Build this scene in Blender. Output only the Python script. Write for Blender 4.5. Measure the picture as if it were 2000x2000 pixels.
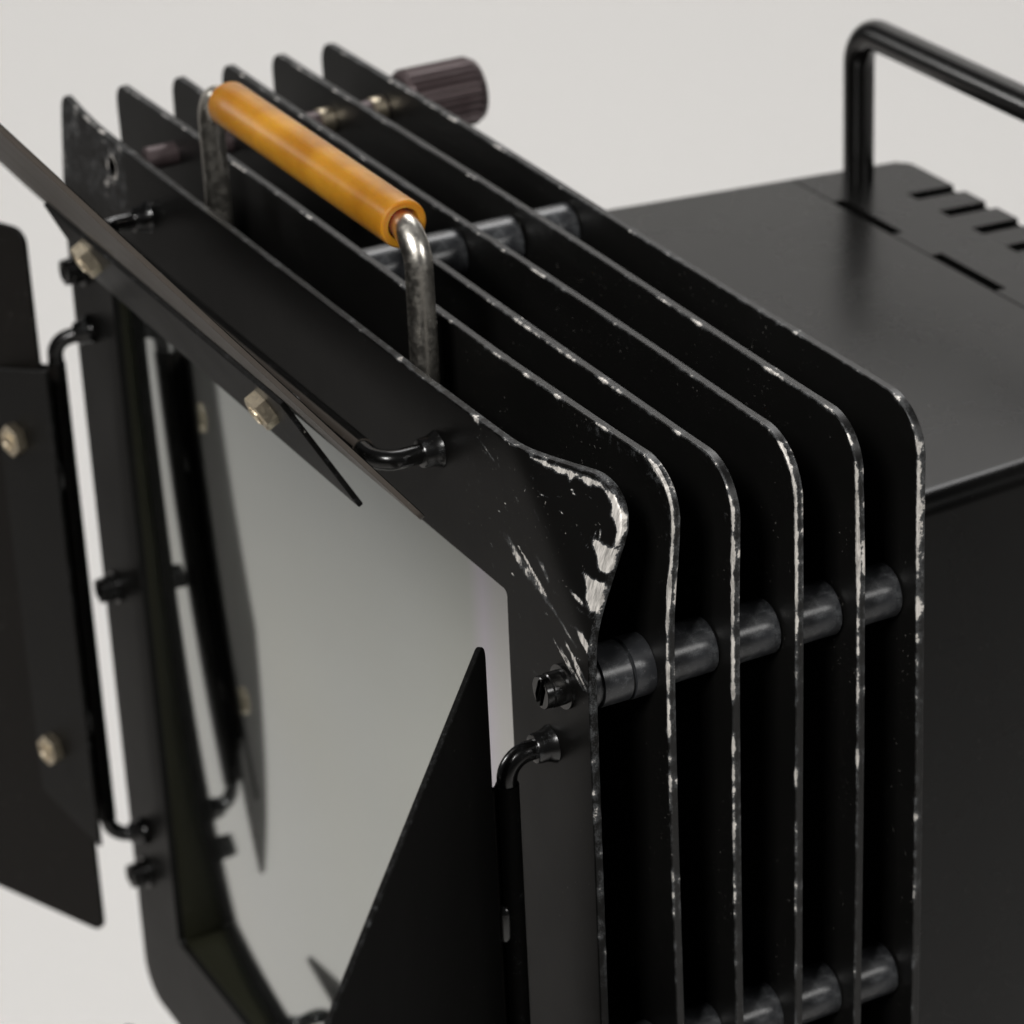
import bpy, bmesh, math, random
from mathutils import Vector, Matrix
random.seed(7)
S = bpy.context.scene
COL = S.collection
for o in list(bpy.data.objects): bpy.data.objects.remove(o)

# ---------------------------------------------------------------- camera
# lamp coordinates in millimetres: x along the front plate (right edge = 0), y back, z up (plate top = 0)
TOP = 700.0                       # height of the plate's top edge above the floor of the backdrop
def W(x, y, z): return Vector((x*.001, y*.001, (z+TOP)*.001))
CR = Matrix(((0.46771585, 0.88286858, -0.04224871), (0.37438657, -0.24118451, -0.89535732), (-0.80067258, 0.40295546, -0.44333995)))
CC = Vector((407.498, -217.276, 227.036)); FPX = 6485.67
cam = bpy.data.cameras.new('camera'); co = bpy.data.objects.new('camera', cam); COL.objects.link(co)
m = Matrix((CR[0], -CR[1], -CR[2])).transposed().to_4x4(); m.translation = W(*CC); co.matrix_world = m
cam.sensor_width = 36; cam.lens = FPX/2000*36; cam.clip_start = .02; cam.clip_end = 50
cam.dof.use_dof = True; cam.dof.focus_distance = .523; cam.dof.aperture_fstop = 30
S.camera = co
S.render.resolution_x = S.render.resolution_y = 1024
# ---------------------------------------------------------------- light
w = bpy.data.worlds.new('World'); S.world = w; w.use_nodes = True
w.node_tree.nodes['Background'].inputs[0].default_value = (.95, .97, 1, 1)
w.node_tree.nodes['Background'].inputs[1].default_value = .05
def area(name, loc, target, sx, sy, power, col):
    l = bpy.data.lights.new(name, 'AREA'); l.shape = 'RECTANGLE'; l.size = sx; l.size_y = sy; l.energy = power; l.color = col
    o = bpy.data.objects.new(name, l); COL.objects.link(o); o.location = loc
    o.rotation_euler = (Vector(target)-Vector(loc)).to_track_quat('-Z', 'Y').to_euler(); return o
area('overhead_softbox', (-1.5, 1.2, 2.35), (-1.6, .9, 0), 1.7, 1.1, 42, (1, .99, .985))
area('key_softbox', (.72, -.98, 1.78), (-.05, 0, .65), .40, .40, 26.0, (1, .985, .96))
area('side_softbox', (1.35, .75, 1.48), (0, .05, .65), .55, .40, 6.0, (1, .985, .96))
area('front_softbox', (-1.36, -1.02, 1.27), (-.05, 0, .65), .22, .50, 8.0, (1, .985, .96))
S.view_settings.view_transform = 'Standard'; S.view_settings.look = 'None'; S.view_settings.exposure = 0; S.view_settings.gamma = 1
S.render.engine = 'CYCLES'

# ---------------------------------------------------------------- helpers
ROOT = Vector((-.115, .04, 0))
def unproj(px, py, disp=lambda x, z: 0.0, it=14):        # photo pixel (2000 wide) -> point of the front plate's face
    d = CR.transposed() @ Vector(((px-1000)/FPX, (py-1000)/FPX, 1)); y = 0.0
    for _ in range(it):
        t = (y-CC.y)/d.y; p = CC+d*t; y = y*.5+.5*disp(p.x, p.z)
    return p.x, p.z
def smooth(a, b, x):
    t = max(0., min(1., (x-a)/(b-a))); return t*t*(3-2*t)
def h1(n, s=0):
    v = math.sin(n*127.1+s*311.7)*43758.5453; return v-math.floor(v)
def n1(x, s=0):
    i = math.floor(x); f = x-i; f = f*f*(3-2*f); return h1(i, s)*(1-f)+h1(i+1, s)*f
def n2(x, y, s=0):
    i, j = math.floor(x), math.floor(y); f, g = x-i, y-j; f = f*f*(3-2*f); g = g*g*(3-2*g)
    H = lambda a, b: h1(a+57.3*b, s)
    return (H(i, j)*(1-f)+H(i+1, j)*f)*(1-g)+(H(i, j+1)*(1-f)+H(i+1, j+1)*f)*g

class MB:
    """collects vertices (lamp millimetres) and faces for ONE mesh"""
    def __init__(s): s.v = []; s.f = []; s.w = []
    def add(s, vs, fs, wear=0.0):
        b = len(s.v); s.v += [tuple(p) for p in vs]; s.w += ([wear]*len(vs) if not isinstance(wear, list) else wear)
        s.f += [tuple(i+b for i in q) for q in fs]; return s
    def loops(s, rings, closed=True, cap0=False, cap1=False, wear=0.0):
        n = len(rings[0]); vs = [p for r in rings for p in r]; fs = []
        for k in range(len(rings)-1):
            for i in range(n if closed else n-1):
                j = (i+1) % n; fs.append((k*n+i, k*n+j, (k+1)*n+j, (k+1)*n+i))
        if cap0: fs.append(tuple(range(n-1, -1, -1)))
        if cap1: fs.append(tuple((len(rings)-1)*n+i for i in range(n)))
        return s.add(vs, fs, wear)
    def lathe(s, o, ax, prof, n=40, cap0=True, cap1=True, wear=0.0, teeth=0, depth=0.0):
        o = Vector(o); ax = Vector(ax).normalized(); a = ax.orthogonal().normalized(); b = ax.cross(a); rings = []
        for t, r in prof:
            ring = []
            for i in range(n):
                q = 2*math.pi*i/n; rr = r-(depth if teeth and (i % 4 in (2, 3)) else 0)
                ring.append(o+ax*t+(a*math.cos(q)+b*math.sin(q))*rr)
            rings.append(ring)
        return s.loops(rings, True, cap0, cap1, wear)
    def tube(s, pts, r, n=20, wear=0.0, caps=True):
        pts = [Vector(p) for p in pts]; rings = []; prev = None
        for i, p in enumerate(pts):
            t = (pts[min(i+1, len(pts)-1)]-pts[max(i-1, 0)]).normalized()
            u = t.orthogonal().normalized() if prev is None else (prev-t*prev.dot(t)).normalized(); prev = u; v = t.cross(u)
            rings.append([p+(u*math.cos(2*math.pi*k/n)+v*math.sin(2*math.pi*k/n))*r for k in range(n)])
        return s.loops(rings, True, caps, caps, wear)
    def box(s, x0, x1, y0, y1, z0, z1, b=0.0, wear=0.0):
        bm = bmesh.new(); bmesh.ops.create_cube(bm, size=1)
        for v in bm.verts: v.co = Vector(((x0+x1)/2+v.co.x*(x1-x0), (y0+y1)/2+v.co.y*(y1-y0), (z0+z1)/2+v.co.z*(z1-z0)))
        if b: bmesh.ops.bevel(bm, geom=bm.edges[:], offset=b, segments=3, affect='EDGES', profile=.5)
        bm.verts.index_update(); s.add([v.co for v in bm.verts], [[v.index for v in f.verts] for f in bm.faces], wear); bm.free(); return s
    def sheet(s, poly, frame, th, bev=.15, wear=0.0, edgewear=None):
        """extrude a 2D outline (u,v) by th along the normal of frame=(origin,U,V,N), with a small chamfer"""
        o, U, V, N = [Vector(a) for a in frame]; n = len(poly)
        cen = [(poly[i][0], poly[i][1]) for i in range(n)]
        area2 = sum(cen[i][0]*cen[(i+1) % n][1]-cen[(i+1) % n][0]*cen[i][1] for i in range(n)); sg = 1 if area2 > 0 else -1
        def off(d):
            out = []
            for i in range(n):
                a, b, c = Vector(cen[i-1]), Vector(cen[i]), Vector(cen[(i+1) % n])
                e1 = (b-a).normalized(); e2 = (c-b).normalized(); n1_ = Vector((-e1.y, e1.x))*sg; n2_ = Vector((-e2.y, e2.x))*sg
                k = n1_+n2_; k = k/max(.3, k.length_squared/2)
                out.append(b+k*d)
            return out
        P = lambda q, h: o+U*q[0]+V*q[1]+N*h
        i_, e_, j_ = off(bev), off(0), off(.9)
        rings = [[P(q, 0) for q in j_], [P(q, 0) for q in i_], [P(q, bev) for q in e_], [P(q, th-bev) for q in e_], [P(q, th) for q in i_], [P(q, th) for q in j_]]
        ew = edgewear or (lambda q: wear)
        wl = [.04]*n+[ew(q) for q in i_]+[ew(q) for q in e_]*2+[ew(q) for q in i_]+[.04]*n
        s.loops(rings, True, True, True, wl); return s
    def build(s, name, mat, parent=None, off=ROOT, smooth_=True, loc=None):
        me = bpy.data.meshes.new(name)
        if loc is None: vs = [W(*p)-off for p in s.v]
        else: vs = [Vector(p)*.001 for p in s.v]
        me.from_pydata(vs, [], s.f); bm = bmesh.new(); bm.from_mesh(me); bmesh.ops.recalc_face_normals(bm, faces=bm.faces[:]); bm.to_mesh(me); bm.free()
        a = me.attributes.new('wear', 'FLOAT', 'POINT'); a.data.foreach_set('value', s.w)
        me.materials.append(mat)
        if smooth_:
            me.polygons.foreach_set('use_smooth', [True]*len(me.polygons)); me.set_sharp_from_angle(angle=math.radians(32))
        o = bpy.data.objects.new(name, me); COL.objects.link(o); o.parent = parent
        if loc is not None: o.location = W(*loc)-off
        return o
def dup(o, parent, delta):
    c = o.copy(); COL.objects.link(c); c.parent = parent; c.location = Vector(o.location)+Vector(delta)*.001; return c
def rrect2(x0, x1, y0, y1, r, n=6):
    out = []
    for cx, cy, a0 in ((x1-r, y1-r, 0), (x0+r, y1-r, 90), (x0+r, y0+r, 180), (x1-r, y0+r, 270)):
        for k in range(n+1):
            a = math.radians(a0+90*k/n); out.append((cx+r*math.cos(a), cy+r*math.sin(a)))
    return out
def fillet(pts, rad, n=8):
    pts = [Vector(p) for p in pts]; out = [pts[0]]
    for i in range(1, len(pts)-1):
        a, b, c = pts[i-1], pts[i], pts[i+1]; u = (a-b).normalized(); v = (c-b).normalized(); ang = u.angle(v); d = rad/math.tan(ang/2)
        p0 = b+u*d; ctr = b+(u+v).normalized()*(rad/math.sin(ang/2)); e0 = (p0-ctr); e1 = (b+v*d-ctr); th = e0.angle(e1); ax = e0.cross(e1).normalized()
        for k in range(n+1): out.append(ctr+Matrix.Rotation(th*k/n, 3, ax) @ e0)
    out.append(pts[-1]); return out

# ---------------------------------------------------------------- materials
def node(nt, t, **kw):
    n = nt.nodes.new(t)
    for k, v in kw.items(): setattr(n, k, v)
    return n
def ramp(nt, src, a, b, ca=(0, 0, 0, 1), cb=(1, 1, 1, 1)):
    r = node(nt, 'ShaderNodeValToRGB'); r.color_ramp.elements[0].position = a; r.color_ramp.elements[1].position = b
    r.color_ramp.elements[0].color = ca; r.color_ramp.elements[1].color = cb; nt.links.new(src, r.inputs[0]); return r.outputs[0]
def mth(nt, op, a, b=None, clamp=False):
    n = node(nt, 'ShaderNodeMath', operation=op, use_clamp=clamp)
    for i, v in enumerate((a, b)):
        if v is None: continue
        if isinstance(v, (int, float)): n.inputs[i].default_value = v
        else: nt.links.new(v, n.inputs[i])
    return n.outputs[0]
def noise(nt, vec, scale, det=4, rough=.55):
    n = node(nt, 'ShaderNodeTexNoise'); n.inputs['Scale'].default_value = scale; n.inputs['Detail'].default_value = det; n.inputs['Roughness'].default_value = rough
    nt.links.new(vec, n.inputs['Vector']); return n.outputs[0]
def mixc(nt, f, a, b):
    n = node(nt, 'ShaderNodeMix', data_type='RGBA')
    for s, v in ((0, f), (6, a), (7, b)):
        if isinstance(v, (int, float, tuple)): n.inputs[s].default_value = v
        else: nt.links.new(v, n.inputs[s])
    return n.outputs[2]
def paint(name, base=(.0032, .0031, .0029), rough=.36, wear=1.0, dust=.5, bump=.25, spec=.2, chip=(.84, .80, .75), coarse=260):
    mt = bpy.data.materials.new(name); mt.use_nodes = True; nt = mt.node_tree; P = nt.nodes['Principled BSDF']
    tc = node(nt, 'ShaderNodeTexCoord').outputs['Object']
    mp = node(nt, 'ShaderNodeMapping'); mp.inputs['Rotation'].default_value = (0, math.radians(-38), 0); mp.inputs['Scale'].default_value = (5, 1, .7); nt.links.new(tc, mp.inputs[0])
    streak = noise(nt, mp.outputs[0], 420, 4, .65)
    fine = noise(nt, tc, 2600, 3, .6); mid = noise(nt, tc, 520, 5, .6); big = noise(nt, tc, 38, 4, .6); grain = noise(nt, tc, 6500, 2, .5)
    at = node(nt, 'ShaderNodeAttribute', attribute_name='wear').outputs['Fac']
    k = mth(nt, 'ADD', mth(nt, 'MULTIPLY', at, wear), mth(nt, 'MULTIPLY', mth(nt, 'SUBTRACT', mid, .5), .95))
    k = mth(nt, 'ADD', k, mth(nt, 'MULTIPLY', mth(nt, 'ADD', mth(nt, 'SUBTRACT', fine, .5), mth(nt, 'MULTIPLY', mth(nt, 'SUBTRACT', streak, .5), .9)), .25))
    mask = ramp(nt, k, .50, .57)
    scuff = ramp(nt, mth(nt, 'ADD', k, mth(nt, 'MULTIPLY', mth(nt, 'SUBTRACT', grain, .5), .6)), .30, .62)
    spk = ramp(nt, noise(nt, tc, 1500, 2, .5), .71, .78)
    spk = mth(nt, 'MULTIPLY', spk, mth(nt, 'MULTIPLY', ramp(nt, big, .40, .65), dust))
    c = mixc(nt, mth(nt, 'MULTIPLY', big, .55), base+(1,), tuple(b*1.9 for b in base)+(1,))
    c = mixc(nt, mth(nt, 'MULTIPLY', scuff, .38), c, (.26, .27, .28, 1))
    c = mixc(nt, mth(nt, 'MULTIPLY', spk, .5), c, (.42, .40, .37, 1))
    c = mixc(nt, mask, c, mixc(nt, ramp(nt, streak, .34, .58), tuple(v*.42 for v in chip)+(1,), chip+(1,)))
    nt.links.new(c, P.inputs['Base Color'])
    r = mth(nt, 'ADD', rough-.07, mth(nt, 'MULTIPLY', big, .14)); r = mth(nt, 'ADD', r, mth(nt, 'MULTIPLY', mask, .08))
    nt.links.new(r, P.inputs['Roughness'])
    nt.links.new(mth(nt, 'MULTIPLY', mask, .35), P.inputs['Metallic'])
    P.inputs['Specular IOR Level'].default_value = spec
    hgt = mth(nt, 'SUBTRACT', mth(nt, 'MULTIPLY', grain, .12), mth(nt, 'MULTIPLY', mask, 1.2))
    hgt = mth(nt, 'ADD', hgt, mth(nt, 'MULTIPLY', noise(nt, tc, coarse, 3, .5), .5))
    b = node(nt, 'ShaderNodeBump'); b.inputs['Strength'].default_value = bump; b.inputs['Distance'].default_value = .00012
    nt.links.new(hgt, b.inputs['Height']); nt.links.new(b.outputs[0], P.inputs['Normal']); return mt
def metal(name, col, rough, scale=700, dirt=(.05, .04, .03), amt=.4, metallic=1.0):
    mt = bpy.data.materials.new(name); mt.use_nodes = True; nt = mt.node_tree; P = nt.nodes['Principled BSDF']
    tc = node(nt, 'ShaderNodeTexCoord').outputs['Object']
    k = ramp(nt, noise(nt, tc, scale, 5, .65), .42, .72)
    nt.links.new(mixc(nt, mth(nt, 'MULTIPLY', k, amt), col+(1,), dirt+(1,)), P.inputs['Base Color'])
    nt.links.new(mth(nt, 'ADD', rough, mth(nt, 'MULTIPLY', k, .18)), P.inputs['Roughness']); P.inputs['Metallic'].default_value = metallic
    b = node(nt, 'ShaderNodeBump'); b.inputs['Strength'].default_value = .2; b.inputs['Distance'].default_value = .0001
    nt.links.new(noise(nt, tc, scale*2, 3), b.inputs['Height']); nt.links.new(b.outputs[0], P.inputs['Normal']); return mt

M = {}
M['plate'] = paint('black_enamel_plate', rough=.38, dust=1.1, spec=.12)
M['fin'] = paint('black_enamel_fin', rough=.40, dust=.9, spec=.38)
M['door'] = paint('matt_black_door_outside', rough=.68, dust=.5, bump=.35, spec=.04)
M['door_in'] = paint('grained_black_door_inside', base=(.0055, .0048, .0042), rough=.42, dust=1.0, bump=.7, spec=.12)
M['door_top'] = paint('brown_sheen_painted_door_inside', base=(.060, .050, .042), rough=.42, dust=1.2, bump=.9, spec=.5)  # same door paint, with the grazing brown sheen put into its base colour
M['gloss'] = paint('black_gloss_rod', rough=.22, dust=.5, bump=.3, spec=.6)
M['house'] = paint('black_satin_housing', rough=.27, dust=.5, bump=.2, spec=.24)
M['spacer'] = paint('charcoal_spacer', base=(.020, .021, .023), rough=.30, dust=.8, spec=.5)
M['rim'] = paint('olive_black_rubber', base=(.018, .018, .011), rough=.40, dust=.4)
M['inner'] = paint('matt_black_body', base=(.002, .002, .002), rough=.85, dust=.0, spec=.02)
M['nickel'] = metal('worn_nickel_wire', (.86, .82, .74), .28, 700, (.22, .19, .15), .25)
M['brass'] = metal('dull_brass', (.72, .63, .48), .36, 900, (.16, .12, .08), .45)
M['knob'] = metal('brown_anodised', (.085, .062, .064), .38, 300, (.18, .15, .15), .3, .5)
# amber sleeve
mt = bpy.data.materials.new('amber_translucent_sleeve'); mt.use_nodes = True; nt = mt.node_tree; P = nt.nodes['Principled BSDF']
tc = node(nt, 'ShaderNodeTexCoord').outputs['Object']
nt.links.new(mixc(nt, ramp(nt, noise(nt, tc, 48, 5, .6), .36, .62), (.60, .29, .024, 1), (.40, .165, .009, 1)), P.inputs['Base Color'])
P.inputs['Roughness'].default_value = .34; P.inputs['Subsurface Weight'].default_value = .75; P.inputs['Subsurface Radius'].default_value = (1, .45, .06); P.inputs['Subsurface Scale'].default_value = .004
b = node(nt, 'ShaderNodeBump'); b.inputs['Strength'].default_value = .12; b.inputs['Distance'].default_value = .0001
nt.links.new(noise(nt, tc, 900, 3), b.inputs['Height']); nt.links.new(b.outputs[0], P.inputs['Normal']); M['amber'] = mt
# coated filter glass: a partly reflecting pane
mt = bpy.data.materials.new('coated_glass'); mt.use_nodes = True; nt = mt.node_tree; P = nt.nodes['Principled BSDF']
tc = node(nt, 'ShaderNodeTexCoord').outputs['Object']
g = ramp(nt, noise(nt, tc, 7, 2), .35, .65)
c = mixc(nt, g, (.775, .805, .755, 1), (.765, .81, .81, 1))
mp = node(nt, 'ShaderNodeMapping'); mp.inputs['Scale'].default_value = (1, 1, .06); nt.links.new(tc, mp.inputs[0])
c = mixc(nt, mth(nt, 'MULTIPLY', ramp(nt, noise(nt, mp.outputs[0], 160, 3, .6), .55, .75), .35), c, (.80, .82, .79, 1))
spk = ramp(nt, noise(nt, tc, 420, 2, .5), .72, .77)
c = mixc(nt, mth(nt, 'MULTIPLY', spk, .35), c, (.9, .9, .8, 1))
sx = node(nt, 'ShaderNodeSeparateXYZ'); nt.links.new(tc, sx.inputs[0])        # paler lilac band near one edge of the pane
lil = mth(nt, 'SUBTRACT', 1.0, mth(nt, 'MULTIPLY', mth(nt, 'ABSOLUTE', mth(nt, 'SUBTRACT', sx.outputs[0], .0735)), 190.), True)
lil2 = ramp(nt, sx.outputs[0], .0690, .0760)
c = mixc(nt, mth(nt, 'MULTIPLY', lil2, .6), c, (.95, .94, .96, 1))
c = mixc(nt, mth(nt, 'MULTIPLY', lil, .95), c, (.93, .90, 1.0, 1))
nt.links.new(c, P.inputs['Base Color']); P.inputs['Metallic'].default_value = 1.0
nt.links.new(mth(nt, 'ADD', .035, mth(nt, 'MULTIPLY', g, .03)), P.inputs['Roughness']); M['glass'] = mt
# backdrop paper
mt = bpy.data.materials.new('white_paper'); mt.use_nodes = True; nt = mt.node_tree; P = nt.nodes['Principled BSDF']
tc = node(nt, 'ShaderNodeTexCoord').outputs['Object']
nt.links.new(mixc(nt, noise(nt, tc, 3, 3), (.78, .765, .745, 1), (.80, .785, .765, 1)), P.inputs['Base Color']); P.inputs['Roughness'].default_value = .9; P.inputs['Specular IOR Level'].default_value = .2
M['paper'] = mt

mt = bpy.data.materials.new('grey_floor'); mt.use_nodes = True; nt = mt.node_tree; P = nt.nodes['Principled BSDF']
tc = node(nt, 'ShaderNodeTexCoord').outputs['Object']
nt.links.new(mixc(nt, noise(nt, tc, 2.5, 4), (.455, .435, .415, 1), (.515, .495, .475, 1)), P.inputs['Base Color']); P.inputs['Roughness'].default_value = .8; M['floor'] = mt
# ---------------------------------------------------------------- setting: one seamless paper sweep
def backdrop():
    prof = [(-1.2, .004), (1.0, .004)]
    for k in range(1, 17):
        a = math.pi/2*k/16; prof.append((1.0+.8*math.sin(a), .804-.8*math.cos(a)))
    prof += [(1.8, 2.6)]
    d = Vector((-.97, .25, 0)).normalized(); e = Vector((d.y, -d.x, 0))     # runs back along the view direction
    vs = []; n = 13
    for t, z in prof:
        for i in range(n): s = -.27+2.0*i/(n-1); p = d*t+e*s; vs.append((p.x, p.y, z))
    fs = [(k*n+i, k*n+i+1, (k+1)*n+i+1, (k+1)*n+i) for k in range(len(prof)-1) for i in range(n-1)]
    me = bpy.data.meshes.new('backdrop'); me.from_pydata(vs, [], fs); me.polygons.foreach_set('use_smooth', [True]*len(me.polygons)); me.materials.append(M['paper'])
    o = bpy.data.objects.new('backdrop', me); COL.objects.link(o); o['kind'] = 'structure'; o['label'] = 'seamless off-white paper backdrop behind the lamp'
backdrop()
def studio_floor():
    me = bpy.data.meshes.new('studio_floor'); me.from_pydata([(-5, -5, 0), (5, -5, 0), (5, 5, 0), (-5, 5, 0)], [], [(0, 1, 2, 3)]); me.materials.append(M['floor'])
    o = bpy.data.objects.new('studio_floor', me); COL.objects.link(o); o['kind'] = 'structure'; o['label'] = 'grey floor beside the paper backdrop'
studio_floor()

# ---------------------------------------------------------------- the lamp
lamp = bpy.data.objects.new('studio_lamp', None); COL.objects.link(lamp); lamp.location = ROOT; lamp.empty_display_size = .1
lamp['label'] = 'worn black metal studio lamp with cooling fins and open barn doors'; lamp['category'] = 'lamp'

PX0, PX1, PZ0, PZ1 = -231., 0., -226., 0.
WX0, WX1, WZ0, WZ1 = -206., -27.6, -199.3, -28.
TH = 1.55; YF = [14.7, 26.7, 38.7, 50.7, 62.7]

def spaced(L, dense_end, fine, coarse, reach):
    """parameters 0..1 along a side of length L, fine within reach of the named ends"""
    ts = [0.0]; x = 0.0
    while x < L-1e-6:
        st = coarse
        if 'a' in dense_end and x < reach: st = fine
        if 'b' in dense_end and x > L-reach: st = fine
        x = min(L, x+st); ts.append(x/L)
    if len(ts) > 2 and (1-ts[-2])*L < st*.3: ts.pop(-2)
    return ts
def ring_fn(outer, inner, r0, r1, fine, coarse, reach, nc, rtl=None):
    """returns R(f): closed ring of (x,z), f=0 outer outline, f=1 inner outline; order top(left>right), right(down), bottom, left"""
    L = outer[1]-outer[0]-2*r0; H = outer[3]-outer[2]-2*r0
    tt = spaced(L, 'ab', fine, coarse, reach); tr = spaced(H, 'a', fine, coarse, reach*1.3); tb = spaced(L, '', fine, coarse*3, 0); tl = spaced(H, 'b', fine*2, coarse*2, reach*.4)
    def R(f, inset=0.0):
        x0, x1, z0, z1 = [outer[i]+(inner[i]-outer[i])*f for i in range(4)]
        x0 += inset; x1 -= inset; z0 += inset; z1 -= inset; r = max(.25, (r0+(r1-r0)*f)-inset)
        P = []
        def arc(cx, cz, a0, n):
            for k in range(1, n): a = math.radians(a0-90*k/n); P.append((cx+r*math.cos(a), cz+r*math.sin(a)))
        q = r if rtl is None else max(.25, rtl-inset)
        for t in tt: P.append((x0+q+(x1-x0-r-q)*t, z1))
        arc(x1-r, z1-r, 90, nc)
        for t in tr: P.append((x1, z1-r-(z1-z0-2*r)*t))
        arc(x1-r, z0+r, 0, 6)
        for t in tb: P.append((x1-r-(x1-x0-2*r)*t, z0))
        arc(x0+r, z0+r, -90, 8)
        for t in tl: P.append((x0, z0+r+(z1-z0-r-q)*t))
        r = q; arc(x0+r, z1-r, 180, 12)
        return P
    return R

# --- front plate
def bend1(x, z):                                   # dented upper right corner, pushed back; the far corner leans forward
    v = 9.3+.425*x+.39*z; s = .85
    y = s*math.log(1+math.exp(max(-40, min(40, v/s))))
    y += .35*smooth(-60, -20, x)*smooth(-40, -6, z)
    v = -.11*(x+210)+.09*z; y += .5*math.log(1+math.exp(max(-40, min(40, v/.5))))
    return y
ZM = lambda x, y: (650+x*.36232, 650+y*.36232)
def PP(x, y): return unproj(*ZM(x, y), bend1)
CHIPS = [[(1060, 665), (1130, 690), (1250, 735), (1330, 760), (1310, 770), (1225, 757), (1150, 715)],
 [(1255, 740), (1330, 770), (1360, 800), (1310, 775), (1275, 800)],
 [(1340, 765), (1430, 800), (1490, 850), (1500, 880), (1440, 830), (1400, 820), (1385, 830), (1350, 800)],
 [(1440, 800), (1530, 890), (1565, 990), (1565, 1060), (1540, 1160), (1520, 1150), (1530, 1050), (1500, 980), (1505, 920), (1460, 850)],
 [(1395, 1100), (1450, 1135), (1515, 1165), (1545, 1160), (1495, 1300), (1440, 1285)],
 [(1350, 1290), (1400, 1330), (1465, 1350), (1450, 1480), (1395, 1505), (1360, 1430), (1372, 1380)],
 [(1310, 1590), (1345, 1620), (1378, 1690), (1372, 1730), (1335, 1665)],
 [(555, 288), (600, 315), (620, 340), (590, 325)], [(750, 440), (790, 470), (785, 498), (765, 470)]]
CHIPS = [[PP(*a) for a in c] for c in CHIPS]
LINES = [((1000, 1150), (1155, 1420), .26, .75), ((930, 1090), (1010, 1220), 1.0, .46), ((960, 1150), (1090, 1350), 1.3, .46), ((1060, 1290), (1180, 1480), .9, .44),
 ((1190, 1650), (1290, 1840), .3, .66), ((1250, 1660), (1370, 1890), .42, .60), ((1230, 1700), (1350, 1925), .36, .56), ((1290, 1760), (1365, 1925), .45, .6),
 ((1170, 1460), (1310, 1690), .5, .44), ((1280, 1390), (1390, 1500), .4, .58), ((1110, 1210), (1160, 1330), .9, .38), ((780, 560), (870, 690), .3, .52),
 ((1060, 900), (1110, 1010), .35, .30), ((1100, 850), (1165, 890), .12, .38), ((1190, 870), (1245, 900), .15, .38), ((1060, 760), (1090, 800), .3, .30),
 ((1310, 1480), (1400, 1540), .2, .45), ((1215, 1690), (1262, 1800), .14, .5)]
rs = random.Random(3)
for _ in range(70):
    a = (rs.uniform(800, 1480), rs.uniform(560, 1900))
    if a[0] > 1380 and a[1] > 1250: continue
    l = rs.uniform(8, 90)*rs.random(); an = math.radians(rs.gauss(60, 22)); LINES.append((a, (a[0]+l*math.cos(an)+2, a[1]+l*math.sin(an)+2), rs.uniform(.10, .22), rs.uniform(.34, .58)))
LINES = [(PP(*a), PP(*b), wd, v) for a, b, wd, v in LINES]
def inpoly(x, z, p):
    c = False; j = len(p)-1
    for i in range(len(p)):
        if (p[i][1] > z) != (p[j][1] > z) and x < (p[j][0]-p[i][0])*(z-p[i][1])/(p[j][1]-p[i][1])+p[i][0]: c = not c
        j = i
    return c
def segd(x, z, a, b):
    dx, dz = b[0]-a[0], b[1]-a[1]; t = max(0, min(1, ((x-a[0])*dx+(z-a[1])*dz)/(dx*dx+dz*dz)))
    return math.hypot(x-a[0]-dx*t, z-a[1]-dz*t), t
HOLE = (-197.5, -6.0)
def wear_and_lit1(x, z, inset):
    w_ = 0.0
    near = x > -70 and z > -60
    e = max(0, 1-inset/.5)
    s = x if z > -4 else z
    w_ = max(w_, e*(.18+.30*n1(s/2.2, 3)))
    if x < -190: w_ = max(w_, e*(.35+.35*n1(s/3, 4)), (.24+.34*n2(x/1.6, z/1.6, 9)*n2(x/5, z/5, 2))*smooth(-24, -16, z))  # edge wear and specks; corner also lightened to imitate light falling on it
    dh = math.hypot(x-HOLE[0], z-HOLE[1])
    if dh < 4: w_ = max(w_, (.75 if x > HOLE[0] else .45)*smooth(3.2, 2.3, dh))  # bared hole rim, right side painted brighter to stand for the lit wall
    if near:
        w_ = max(w_, e*(.26+.34*n1(s/1.5, 5)))
        for c in CHIPS:
            if min(p[0] for p in c)-1 < x < max(p[0] for p in c)+1 and min(p[1] for p in c)-1 < z < max(p[1] for p in c)+1:
                sd = min(segd(x, z, c[i-1], c[i])[0] for i in range(len(c))); sd = sd if inpoly(x, z, c) else -sd
                w_ = max(w_, min(.95, .5+sd*.9))
        for a, b, wd, v in LINES:
            d, t = segd(x, z, a, b)
            if d < wd: w_ = max(w_, v*(1-.4*(d/wd)**2)*(.75+.25*math.sin(t*3.14))*1.15)
        r = math.hypot(x+38, z+12)
        w_ = max(w_, .16*smooth(8, 2, r))
        if inset < 3: w_ = max(w_, .20*(1-inset/3)*n2(x/2, z/2, 2))
    return w_
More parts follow.
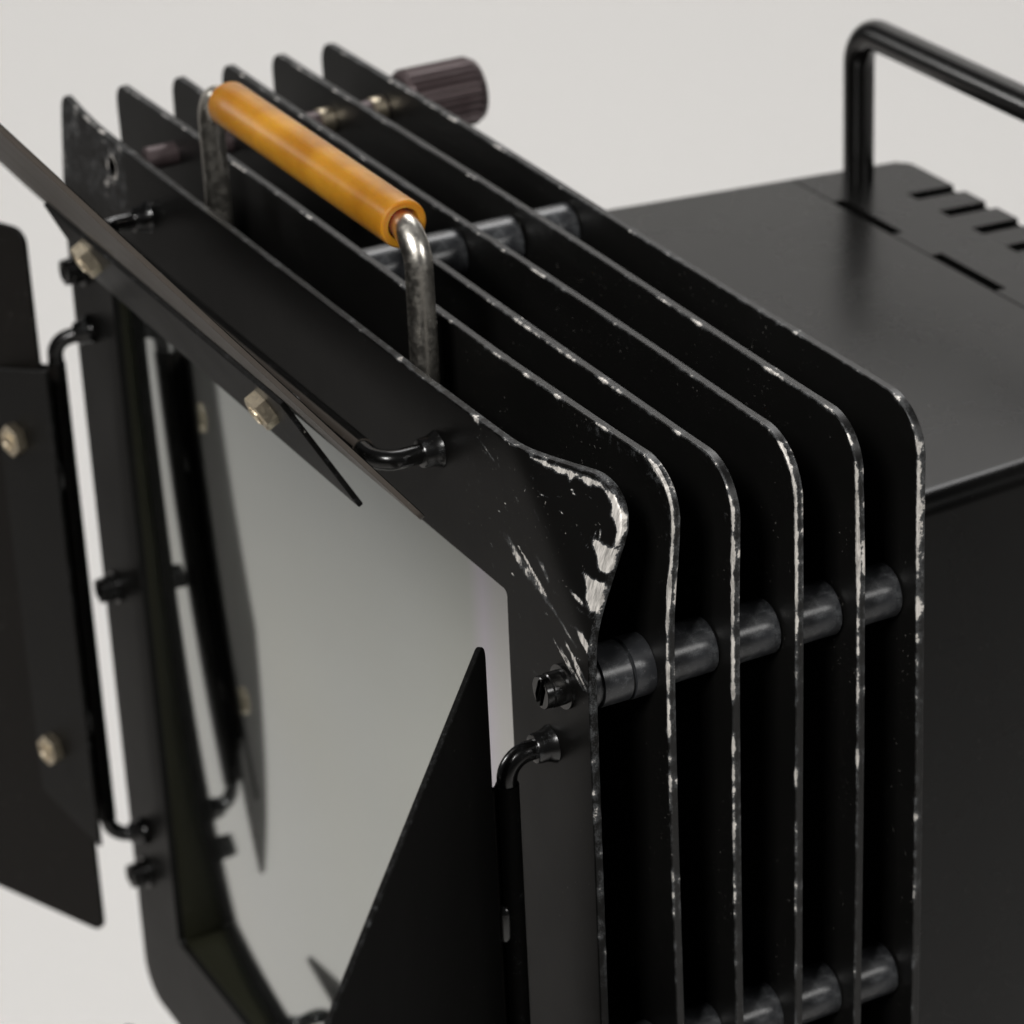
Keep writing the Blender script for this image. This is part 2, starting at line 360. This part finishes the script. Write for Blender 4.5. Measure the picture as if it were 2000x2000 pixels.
def front_plate():
    mb = MB(); R = ring_fn((PX0, PX1, PZ0, PZ1), (WX0, WX1, WZ0, WZ1), 9., 1.2, .36, 3.0, 62, 34, 4.0)
    fr = [i*.012 for i in range(84)]+[1.0]
    rings = []; wl = []
    for f in fr:
        ins = .16 if f == 0 else (.16*(1-f))
        rg = R(f, ins if f < .01 else 0.0); L = []
        for x, z in rg:
            ie = min(-x, -z, x-PX0, z-PZ0)
            if x > -9 and z > -9: ie = 9-math.hypot(x+9, z+9)
            L.append((x, bend1(x, z), z)); wl.append(wear_and_lit1(x, z, ie))
        rings.append(L)
    # window wall, then back face, then the outer edge
    rings.append([(x, bend1(x, z)+TH, z) for x, z in R(1.0)]); wl += [.15]*len(rings[-1])
    for f in (.75, .5, .25, .1): rings.append([(x, bend1(x, z)+TH, z) for x, z in R(f)]); wl += [0.]*len(rings[-1])
    rings.append([(x, bend1(x, z)+TH, z) for x, z in R(0, .16)]); wl += [.25+.25*n1(x+z, 8) for x, z in R(0)]
    rings.append([(x, bend1(x, z)+TH-.16, z) for x, z in R(0)]); wl += [.2+.25*n1((x+z)/2, 8) for x, z in R(0)]
    rings.append([(x, bend1(x, z)+.16, z) for x, z in R(0)]); wl += [wear_and_lit1(x, z, 0)*.85 for x, z in R(0)]
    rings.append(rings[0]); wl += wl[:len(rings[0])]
    mb.loops(rings, True, False, False, wl)
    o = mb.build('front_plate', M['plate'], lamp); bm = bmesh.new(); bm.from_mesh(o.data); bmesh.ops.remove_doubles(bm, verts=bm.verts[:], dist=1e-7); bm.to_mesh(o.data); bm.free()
    bm = bmesh.new(); bm.from_mesh(o.data); hx = (HOLE[0]*.001-ROOT.x, (HOLE[1]+TOP)*.001)
    bmesh.ops.delete(bm, geom=[f for f in bm.faces if math.hypot(f.calc_center_median().x-hx[0], f.calc_center_median().z-hx[1]) < .0021], context='FACES'); bm.to_mesh(o.data); bm.free()
    o['label'] = 'square front plate with dented, chipped corner'
    return o
plate = front_plate()

# --- cooling fins
ZT = [1.0, -1.9, -.45, .15, 0.]
def fin(k):
    y0 = YF[k]; zt = PZ1+ZT[k]; mb = MB(); R = ring_fn((PX0+.8*(k % 2), PX1, PZ0, zt), (WX0, WX1, WZ0, WZ1), 8.5+.8*(k % 3), 1.5, .5, 3.0, 60, 26, 5.0)
    TL = [-1.0, 1.6, .2, 0., 0.][k]
    def zs(x, z): return z+TL*(-x/231)*((z-PZ0)/226)
    def disp(x, z):
        d = 0.
        if k == 0: d = 1.0*math.exp(-(x/13)**2-((z+9)/11)**2)+.5*smooth(-60, -20, x)*smooth(-30, 0, z)
        d += .35*math.sin(x*.031+k*1.7)*smooth(-30, 0, z)+.3*math.sin(z*.03+k)*smooth(-20, 0, x)
        return d
    def wr(x, z, front):
        s = (x if z > zt-4 else z)+k*37.
        c = math.exp(-((x+1)/7)**2-((z+20)/17)**2)
        p = smooth(.55, .85, n1(s/5.0, 31+k))*.30
        a = .10+.26*n1(s/2.2, 11+k)+(.05+p)*smooth(-8, 0, x)*smooth(-225, -25, z)+c*.36
        if x < -170: a += .14
        elif z > -3: a += p*.9
        return a+((.10 if x > -60 else .05)*smooth(-110, -40, z)) if front else a*.72
    rings = []; wl = []
    def ring(f, inset, dy, wv): L = R(f, inset); rings.append([(x, y0+disp(x, z)+dy, zs(x, z)) for x, z in L]); wl.extend([wv(x, z) for x, z in L])
    for f, v in ((1., 0), (.5, 0), (.2, 0), (.12, .04), (.07, .07), (.03, .10)):
        ring(f, 0, 0, lambda x, z: v+(.26*n1(x/.9, 5)*smooth(-45, -22, x)*smooth(-14, -4, z) if k == 0 and f < .1 else 0))
    ring(0, .45, 0, lambda x, z: wr(x, z, True)*.6)
    ring(0, .16, 0, lambda x, z: wr(x, z, True)); ring(0, 0, .16, lambda x, z: wr(x, z, True))
    ring(0, 0, TH*.45, lambda x, z: wr(x, z, True)*(.42 if k < 4 else .75))
    ring(0, 0, TH-.16, lambda x, z: wr(x, z, False)); ring(0, .16, TH, lambda x, z: wr(x, z, False)); ring(0, .6, TH, lambda x, z: .1)
    for f in (.06, .4, 1.): ring(f, 0, TH, lambda x, z: 0.)
    mb.loops(rings, True, False, False, wl); return mb.build('cooling_fin', M['fin'], lamp)
for k in range(5): fin(k)

# --- inner body between the fins and the recess frame for the glass
YG = 2.35
mb = MB(); mb.box(WX0+1, WX1-1, YG+2.2, 66, WZ0+1, WZ1-1); body = mb.build('lamp_body', M['inner'], lamp)
mb = MB()
def rr4(x0, x1, z0, z1, y): return [(x0, y, z1), (x1, y, z1), (x1, y, z0), (x0, y, z0)]
mb.loops([rr4(WX0-.6, WX1+.6, WZ0-.6, WZ1+.6, 1.6), rr4(WX0-3, WX1+3, WZ0-3, WZ1+3, 1.6), rr4(WX0-3, WX1+3, WZ0-3, WZ1+3, YG+1.6), rr4(WX0-.6, WX1+.6, WZ0-.6, WZ1+.6, YG+1.6)])
mb.f += [(0+i, (i+1) % 4, 12+(i+1) % 4, 12+i) for i in range(4)]
mb.build('glass_rim', M['rim'], lamp, smooth_=False)
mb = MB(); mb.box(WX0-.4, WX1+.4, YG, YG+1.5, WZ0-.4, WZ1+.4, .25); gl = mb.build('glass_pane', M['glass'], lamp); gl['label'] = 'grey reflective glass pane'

# --- spacers, screws
XS = (-8.5, PX0+8.4); ZS = (-36.9, -113.6, -188.8)
def spacer_mesh(L, r, wv=.2):
    mb = MB(); return mb.lathe((0, 0, 0), (0, 1, 0), [(0, r-.35), (.35, r), (L*.3, r), (L*.6, r), (L-.35, r), (L, r-.35)], 48, True, True, wv)
gap = YF[1]-YF[0]-TH
sp = spacer_mesh(gap, 4.75, .30).build('spacer', M['spacer'], lamp, loc=(XS[0], YF[0]+TH, ZS[0]))
first = True
pos = [(x, z) for x in XS for z in ZS]+[(-118.5, -7.0)]
for (x, z) in pos:
    for k in range(4):
        if first: first = False; continue
        dup(sp, lamp, (x-XS[0], YF[k]-YF[0], z-ZS[0]))
def front_spacer(x, z, y0=TH):
    L = YF[0]-y0; mb = MB()
    mb.lathe((x, y0, z), (0, 1, 0), [(0, 5.0), (2.6, 5.0), (2.7, 4.5), (3.3, 4.5), (3.4, 5.15), (8.6, 5.15), (8.7, 4.6), (9.1, 4.6), (9.2, 5.3), (L-.3, 5.3), (L, 5.0)], 48, True, True, .27)
    return mb.build('front_spacer', M['spacer'], lamp)
def slot_screw(x, z):
    mb = MB(); mb.lathe((x, -.0, z), (0, -1, 0), [(0, 3.8), (.6, 3.8), (.65, 2.95), (2.9, 2.95), (3.1, 2.75)], 40, True, False, .2)
    # slotted top: two half discs standing proud of the slot floor
    mb.lathe((x, 0, z), (0, -1, 0), [(3.1, 2.75), (3.11, 0.01)], 40, False, True, .1)
    for sg in (-1, 1):
        ca, sa = math.cos(math.radians(68)), math.sin(math.radians(68)); half = []
        a0 = math.asin(.45/2.8)
        for k in range(25): a = a0+(math.pi-2*a0)*k/24; half.append((2.8*math.cos(a), sg*2.8*math.sin(a)))
        half = [(u*ca-v*sa, u*sa+v*ca) for u, v in half]
        mb.sheet(half, ((x, -3.05, z), (1, 0, 0), (0, 0, 1), (0, -1, 0)), 1.3, .12, .12)
    return mb.build('screw', M['gloss'], lamp)
for x in XS:
    for z in ZS: front_spacer(x, z); slot_screw(x, z)
slot_screw(-118.5, PZ0+9)

# --- barn doors
def barn_door(origin, U, V, N, uspan, label):
    """origin on the rod at u=0; U along hinge, V outward, N inner normal; uspan=(u0,u1) of leaf, rod between"""
    o, U, V, N = [Vector(a) for a in (origin, U, V, N)]; u0, u1 = uspan
    c = (u0+u1)/2; ra, rb = c-62.6, c+62.6
    P = lambda u, v, n: o+U*u+V*v+N*n
    leaf = MB(); q = rrect2(u0, u1, .6, 150, 3.5)
    leaf.sheet(q, (P(0, 0, -.5), U, V, N), 1.0, .15, 0, lambda t: .05+.36*n1((t[0]+t[1]*1.7)/3, int(abs(u1)))*n1((t[0]+t[1])/11, 3))
    # rolled edge round the rod, between the two bends
    arc = [(0.6, -.5)]+[(-2+2.0*math.cos(a), -2.4+2.0*math.sin(a)) for a in [math.radians(x) for x in range(80, 401, 20)]]
    arc += [(-2+1.5*math.cos(a), -2.4+1.5*math.sin(a)) for a in [math.radians(x) for x in range(400, 79, -20)]]+[(1.2, .48)]
    ue = (ra+5, rb-5)
    leaf.loops([[P(u, v, n) for v, n in arc] for u in ue], True, True, True, .14)
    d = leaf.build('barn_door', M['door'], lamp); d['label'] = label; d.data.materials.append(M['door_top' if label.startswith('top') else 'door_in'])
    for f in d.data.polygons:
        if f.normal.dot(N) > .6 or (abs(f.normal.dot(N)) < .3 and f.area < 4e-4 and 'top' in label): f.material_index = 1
    return d, P, ra, rb
def door_fittings(d, P, ra, rb, plate_pts, screws=True):
    rod = MB(); a, b = plate_pts
    if plate_pts[0] is None: a, b = [Vector((P(u, -2, -2.4).x, .6, P(u, -2, -2.4).z)) for u in (ra, rb)]
    rod.tube(fillet([a, P(ra, -2, -2.4), P(rb, -2, -2.4), b], 4.2, 10), 1.75, 22, .16); rod.build('hinge_rod', M['gloss'], d)
    for e, p in ((a, P(ra, -2, -2.4)), (b, P(rb, -2, -2.4))):
        e = Vector(e); ax = (Vector(p)-e).normalized(); cm = MB()
        cm.lathe(e+Vector((0, -e.y-.05, 0)), ax, [(0, 3.3), (.4, 3.1), (1.4, 2.7), (3.0, 2.6), (3.3, 2.4), (3.4, 1.7)], 32, True, True, .22); cm.build('hinge_collar', M['gloss'], d)
    # clamp strip on the inner side: pressed to the leaf at the nuts, lifted by the rod
    st = MB(); o = P(0, 0, 0); U = (P(1, 0, 0)-o); V = (P(0, 1, 0)-o); N = (P(0, 0, 1)-o)
    V2 = (V*.985-N*.175).normalized(); N2 = U.cross(V2); N2 = N2 if N2.dot(N) > 0 else -N2
    st.sheet([(ra+3, -7), (rb-3, -7), (rb-9, 15), (ra+9, 15)], (P(0, 0, 3.1), U, V2, N2), 1.0, .15, .2); st.build('clamp_strip', M['plate'], d)
    for u in (ra+23.4, rb-23.4):
        base = P(u, 0, 3.1)+V2*7.4+N2*1.0
        nm = MB(); nm.lathe(base, N2, [(0, 3.6), (2.2, 3.6), (2.5, 3.3)], 6, True, True); nm.lathe(base, N2, [(2.0, 1.9), (2.75, 1.9), (2.9, 1.6), (2.3, 1.3)], 20, False, True)
        nm.build('nut', M['brass'], d, smooth_=False)
    for u in (ra+31.6, rb-31.6):          # rounded clips that hold the rod in the rolled edge
        cm = MB(); U0 = P(u, -1.0, -.9)
        cm.lathe(U0, U, [(-3.9, .2), (-3.6, .9), (-3.0, 1.4), (-2.2, 1.6), (2.2, 1.6), (3.0, 1.4), (3.6, .9), (3.9, .2)], 24); cm.build('rod_clip', M['gloss'], d)
def sc(a): return math.sin(math.radians(a)), math.cos(math.radians(a))
s, c = sc(66.5)      # left door
d, P, ra, rb = barn_door((-226.0, -10.3, 0), (0, 0, -1), (-s, -c, 0), (c, -s, 0), (27, 204.3), 'left barn door swung wide open with two brass nuts')
door_fittings(d, P, ra, rb, ((-221.5, .6, -50.6), (-221.5, .6, -177.0)))
s, c = sc(51.5)      # right door
d, P, ra, rb = barn_door((-13.8, -11.6, 0), (0, 0, -1), (s, -c, 0), (-c, -s, 0), (27, 199), 'right barn door seen from its black outer side')
door_fittings(d, P, ra, rb, (None, None))
s, c = sc(51.6)      # top door
d, P, ra, rb = barn_door((0, -13.9, -11.3), (-1, 0, 0), (0, -c, s), (0, -s, -c), (25.5, 205.5), 'top barn door seen almost edge-on')
d_top = d
door_fittings(d, P, -0+51, 180, (None, None))
s, c = sc(52)        # bottom door
d, P, ra, rb = barn_door((0, -13.9, PZ0+11.3), (-1, 0, 0), (0, -c, -s), (0, -s, c), (25.5, 205.5), 'bottom barn door opened downwards')
door_fittings(d, P, 51, 180, (None, None))

# --- rear housing, slightly tapering to the back
CX = -115.5
def HT(x, y, z):
    k = (83.2-.095*(y-70))/83.2; return (CX+x*k, y, z-.0255*(y-70))
HZ = -36.8
def shell(mb, y0, y1, hw=83.2, top=HZ, bot=-205., r=4.0, step=6):
    sec = [(hw, bot)]
    for k in range(9): a = math.radians(90*k/8); sec.append((hw-r+r*math.cos(a), top-r+r*math.sin(a)))
    for k in range(9): a = math.radians(90+90*k/8); sec.append((-hw+r+r*math.cos(a), top-r+r*math.sin(a)))
    sec.append((-hw, bot)); ys = [y0+(y1-y0)*i/step for i in range(step+1)]
    mb.loops([[HT(x, y, z) for x, z in sec] for y in ys], True, True, True, .05)
mb = MB(); shell(mb, YF[4]+TH+.05, 155.9); hs = mb.build('housing', M['house'], lamp)
mb = MB(); shell(mb, 155.95, 184.7, 81.0, HZ-1.05); mb.build('housing_core', M['inner'], lamp)
# rear cover: top sheet with notches cut in both edges, plus side and back walls
def cover():
    mb = MB(); yA, yB = 156.35, 185.0; hw = 83.2
    outl = [(-hw+4, yA)]
    x = -hw+22.
    for i in range(4):
        outl += [(x, yA), (x, yA+2.7), (x+26, yA+2.7), (x+26, yA)]; x += 42.
    outl += [(hw-4, yA), (hw-4, yB-3), (hw-5, yB-.8), (hw-7, yB)]
    x = hw-26.5
    while x > -hw+20:
        outl += [(x+2.5, yB), (x+2.5, yB-12), (x-2.5, yB-12), (x-2.5, yB)]; x -= 14.0
    outl += [(-hw+7, yB), (-hw+5, yB-.8), (-hw+4, yB-3)]
    n = len(outl)
    rings = [[HT(a, b, HZ) for a, b in outl], [HT(a, b, HZ-1.3) for a, b in outl]]
    mb.loops(rings, True, True, True, .05)
    for sg in (-1, 1):
        sec = []
        for k in range(9): a = math.radians(90*k/8); sec.append((sg*(hw-4+4*math.cos(a)), HZ-4+4*math.sin(a)))
        sec = [(sg*hw, -205.)]+sec+[(sg*(hw-4), HZ-1.2)]+[(sg*(hw-1.2), HZ-4.5), (sg*(hw-1.2), -205.)]
        mb.loops([[HT(a, b, c) for a, c in sec] for b in (yA, 165, 175, yB-2)], True, True, True, .05)
    mb.loops([[HT(a, yB-1.2, z) for a, z in ((-hw, -205), (hw, -205), (hw, HZ-12), (-hw, HZ-12))], [HT(a, yB, z) for a, z in ((-hw, -205), (hw, -205), (hw, HZ-12), (-hw, HZ-12))]], True, True, True)
    return mb.build('rear_cover', M['house'], lamp)
cover()
hz = HZ-.0255*99; mb = MB(); hx = -180.5
mb.tube(fillet([(hx, 169.5, hz-1), (hx, 169.5, -4.0), (2*CX-hx, 169.5, -4.0), (2*CX-hx, 169.5, hz-1)], 8.5, 12), 3.45, 26, .06); mb.build('carrying_handle', M['gloss'], lamp)

# --- locking knob on a shaft through the fins
KX, KZ = -200., -7.
mb = MB(); n = 4*26
mb.lathe((KX, YF[4]+TH, KZ), (0, 1, 0), [(0, 4.6), (2.2, 4.6), (2.3, 6.6), (3.4, 7.4)], n, True, False)
mb.lathe((KX, YF[4]+TH, KZ), (0, 1, 0), [(3.4, 7.4), (18.6, 7.4)], n, False, False, 0, True, .75)
mb.lathe((KX, YF[4]+TH, KZ), (0, 1, 0), [(18.6, 7.2), (20.0, 6.6), (20.2, 5.2), (19.6, 4.6)], n, False, True)
kb = mb.build('locking_knob', M['knob'], lamp); kb['label'] = 'brown knurled locking knob behind the last fin'
mb = MB(); mb.lathe((KX, 8.0, KZ), (0, 1, 0), [(0, 1.9), (.6, 2.5), (YF[4]+TH-8, 2.5)], 24, True, True); mb.build('shaft', M['knob'], kb)
for y in (YF[3]-3.4, YF[4]-3.2):
    mb = MB(); mb.lathe((KX, y, KZ), (0, 1, 0), [(0, 2.4), (.3, 2.9), (2.9, 2.9), (3.2, 2.6)], 24, True, True); mb.build('collar', M['brass'], kb)

# --- pole that carries the lamp
mb = MB(); mb.lathe((CX, 42, -TOP), (0, 0, 1), [(0, 190), (6, 190), (9, 186), (12, 30), (40, 16), (60, 14), (TOP-232, 14), (TOP-231, 20), (TOP-197.5, 20)], 48); mb.build('mounting_pole', M['gloss'], lamp)

# ---------------------------------------------------------------- filter holder standing in the slot behind the front plate
FO = Vector((CX*.001, .008, (TOP-224)*.001))
fh = bpy.data.objects.new('filter_holder', None); COL.objects.link(fh); fh.location = FO; fh.empty_display_size = .05
fh['label'] = 'wire handle with amber plastic sleeve on holder slotted behind the front plate'; fh['category'] = 'filter holder'
HY = 7.6; HXR, HXL, HZT = -70.3, -160.2, 19.6
mb = MB(); mb.tube(fillet([(HXR, HY, -22), (HXR, HY, HZT), (HXL, HY, HZT), (HXL, HY, -22)], 6.4, 12), 2.5, 28, .1); mb.build('wire_handle', M['nickel'], fh, FO)
mb = MB(); xa, xb = HXR-5.0, HXL+9.5; ro, ri = 4.4, 3.0; n = 48
prof = [(ri, xa-1.5), (ri, xa-.1), (ri+.25, xa), (ro-.35, xa), (ro-.08, xa-.2), (ro, xa-.6)]+[(ro, xa+(xb-xa)*k/12) for k in range(1, 12)]+[(ro, xb+.6), (ro-.35, xb), (ri+.2, xb), (ri, xb+1.5), (2.55, xb+1.6)]
mb.loops([[(x, HY+r*math.cos(2*math.pi*i/n), HZT+r*math.sin(2*math.pi*i/n)) for i in range(n)] for r, x in [(2.55, xa-1.6)]+prof], True)
sl = mb.build('handle_sleeve', M['amber'], fh, FO); sl['label'] = 'glossy amber plastic sleeve'
mb = MB(); mb.box(-198, -33, HY+1.6, HY+3.0, -24, -14, .3); mb.box(-198, -188, HY+1.6, HY+3.0, -224, -24.05, .3); mb.box(-43, -33, HY+1.6, HY+3.0, -224, -24.05, .3); mb.build('holder_frame', M['fin'], fh, FO)
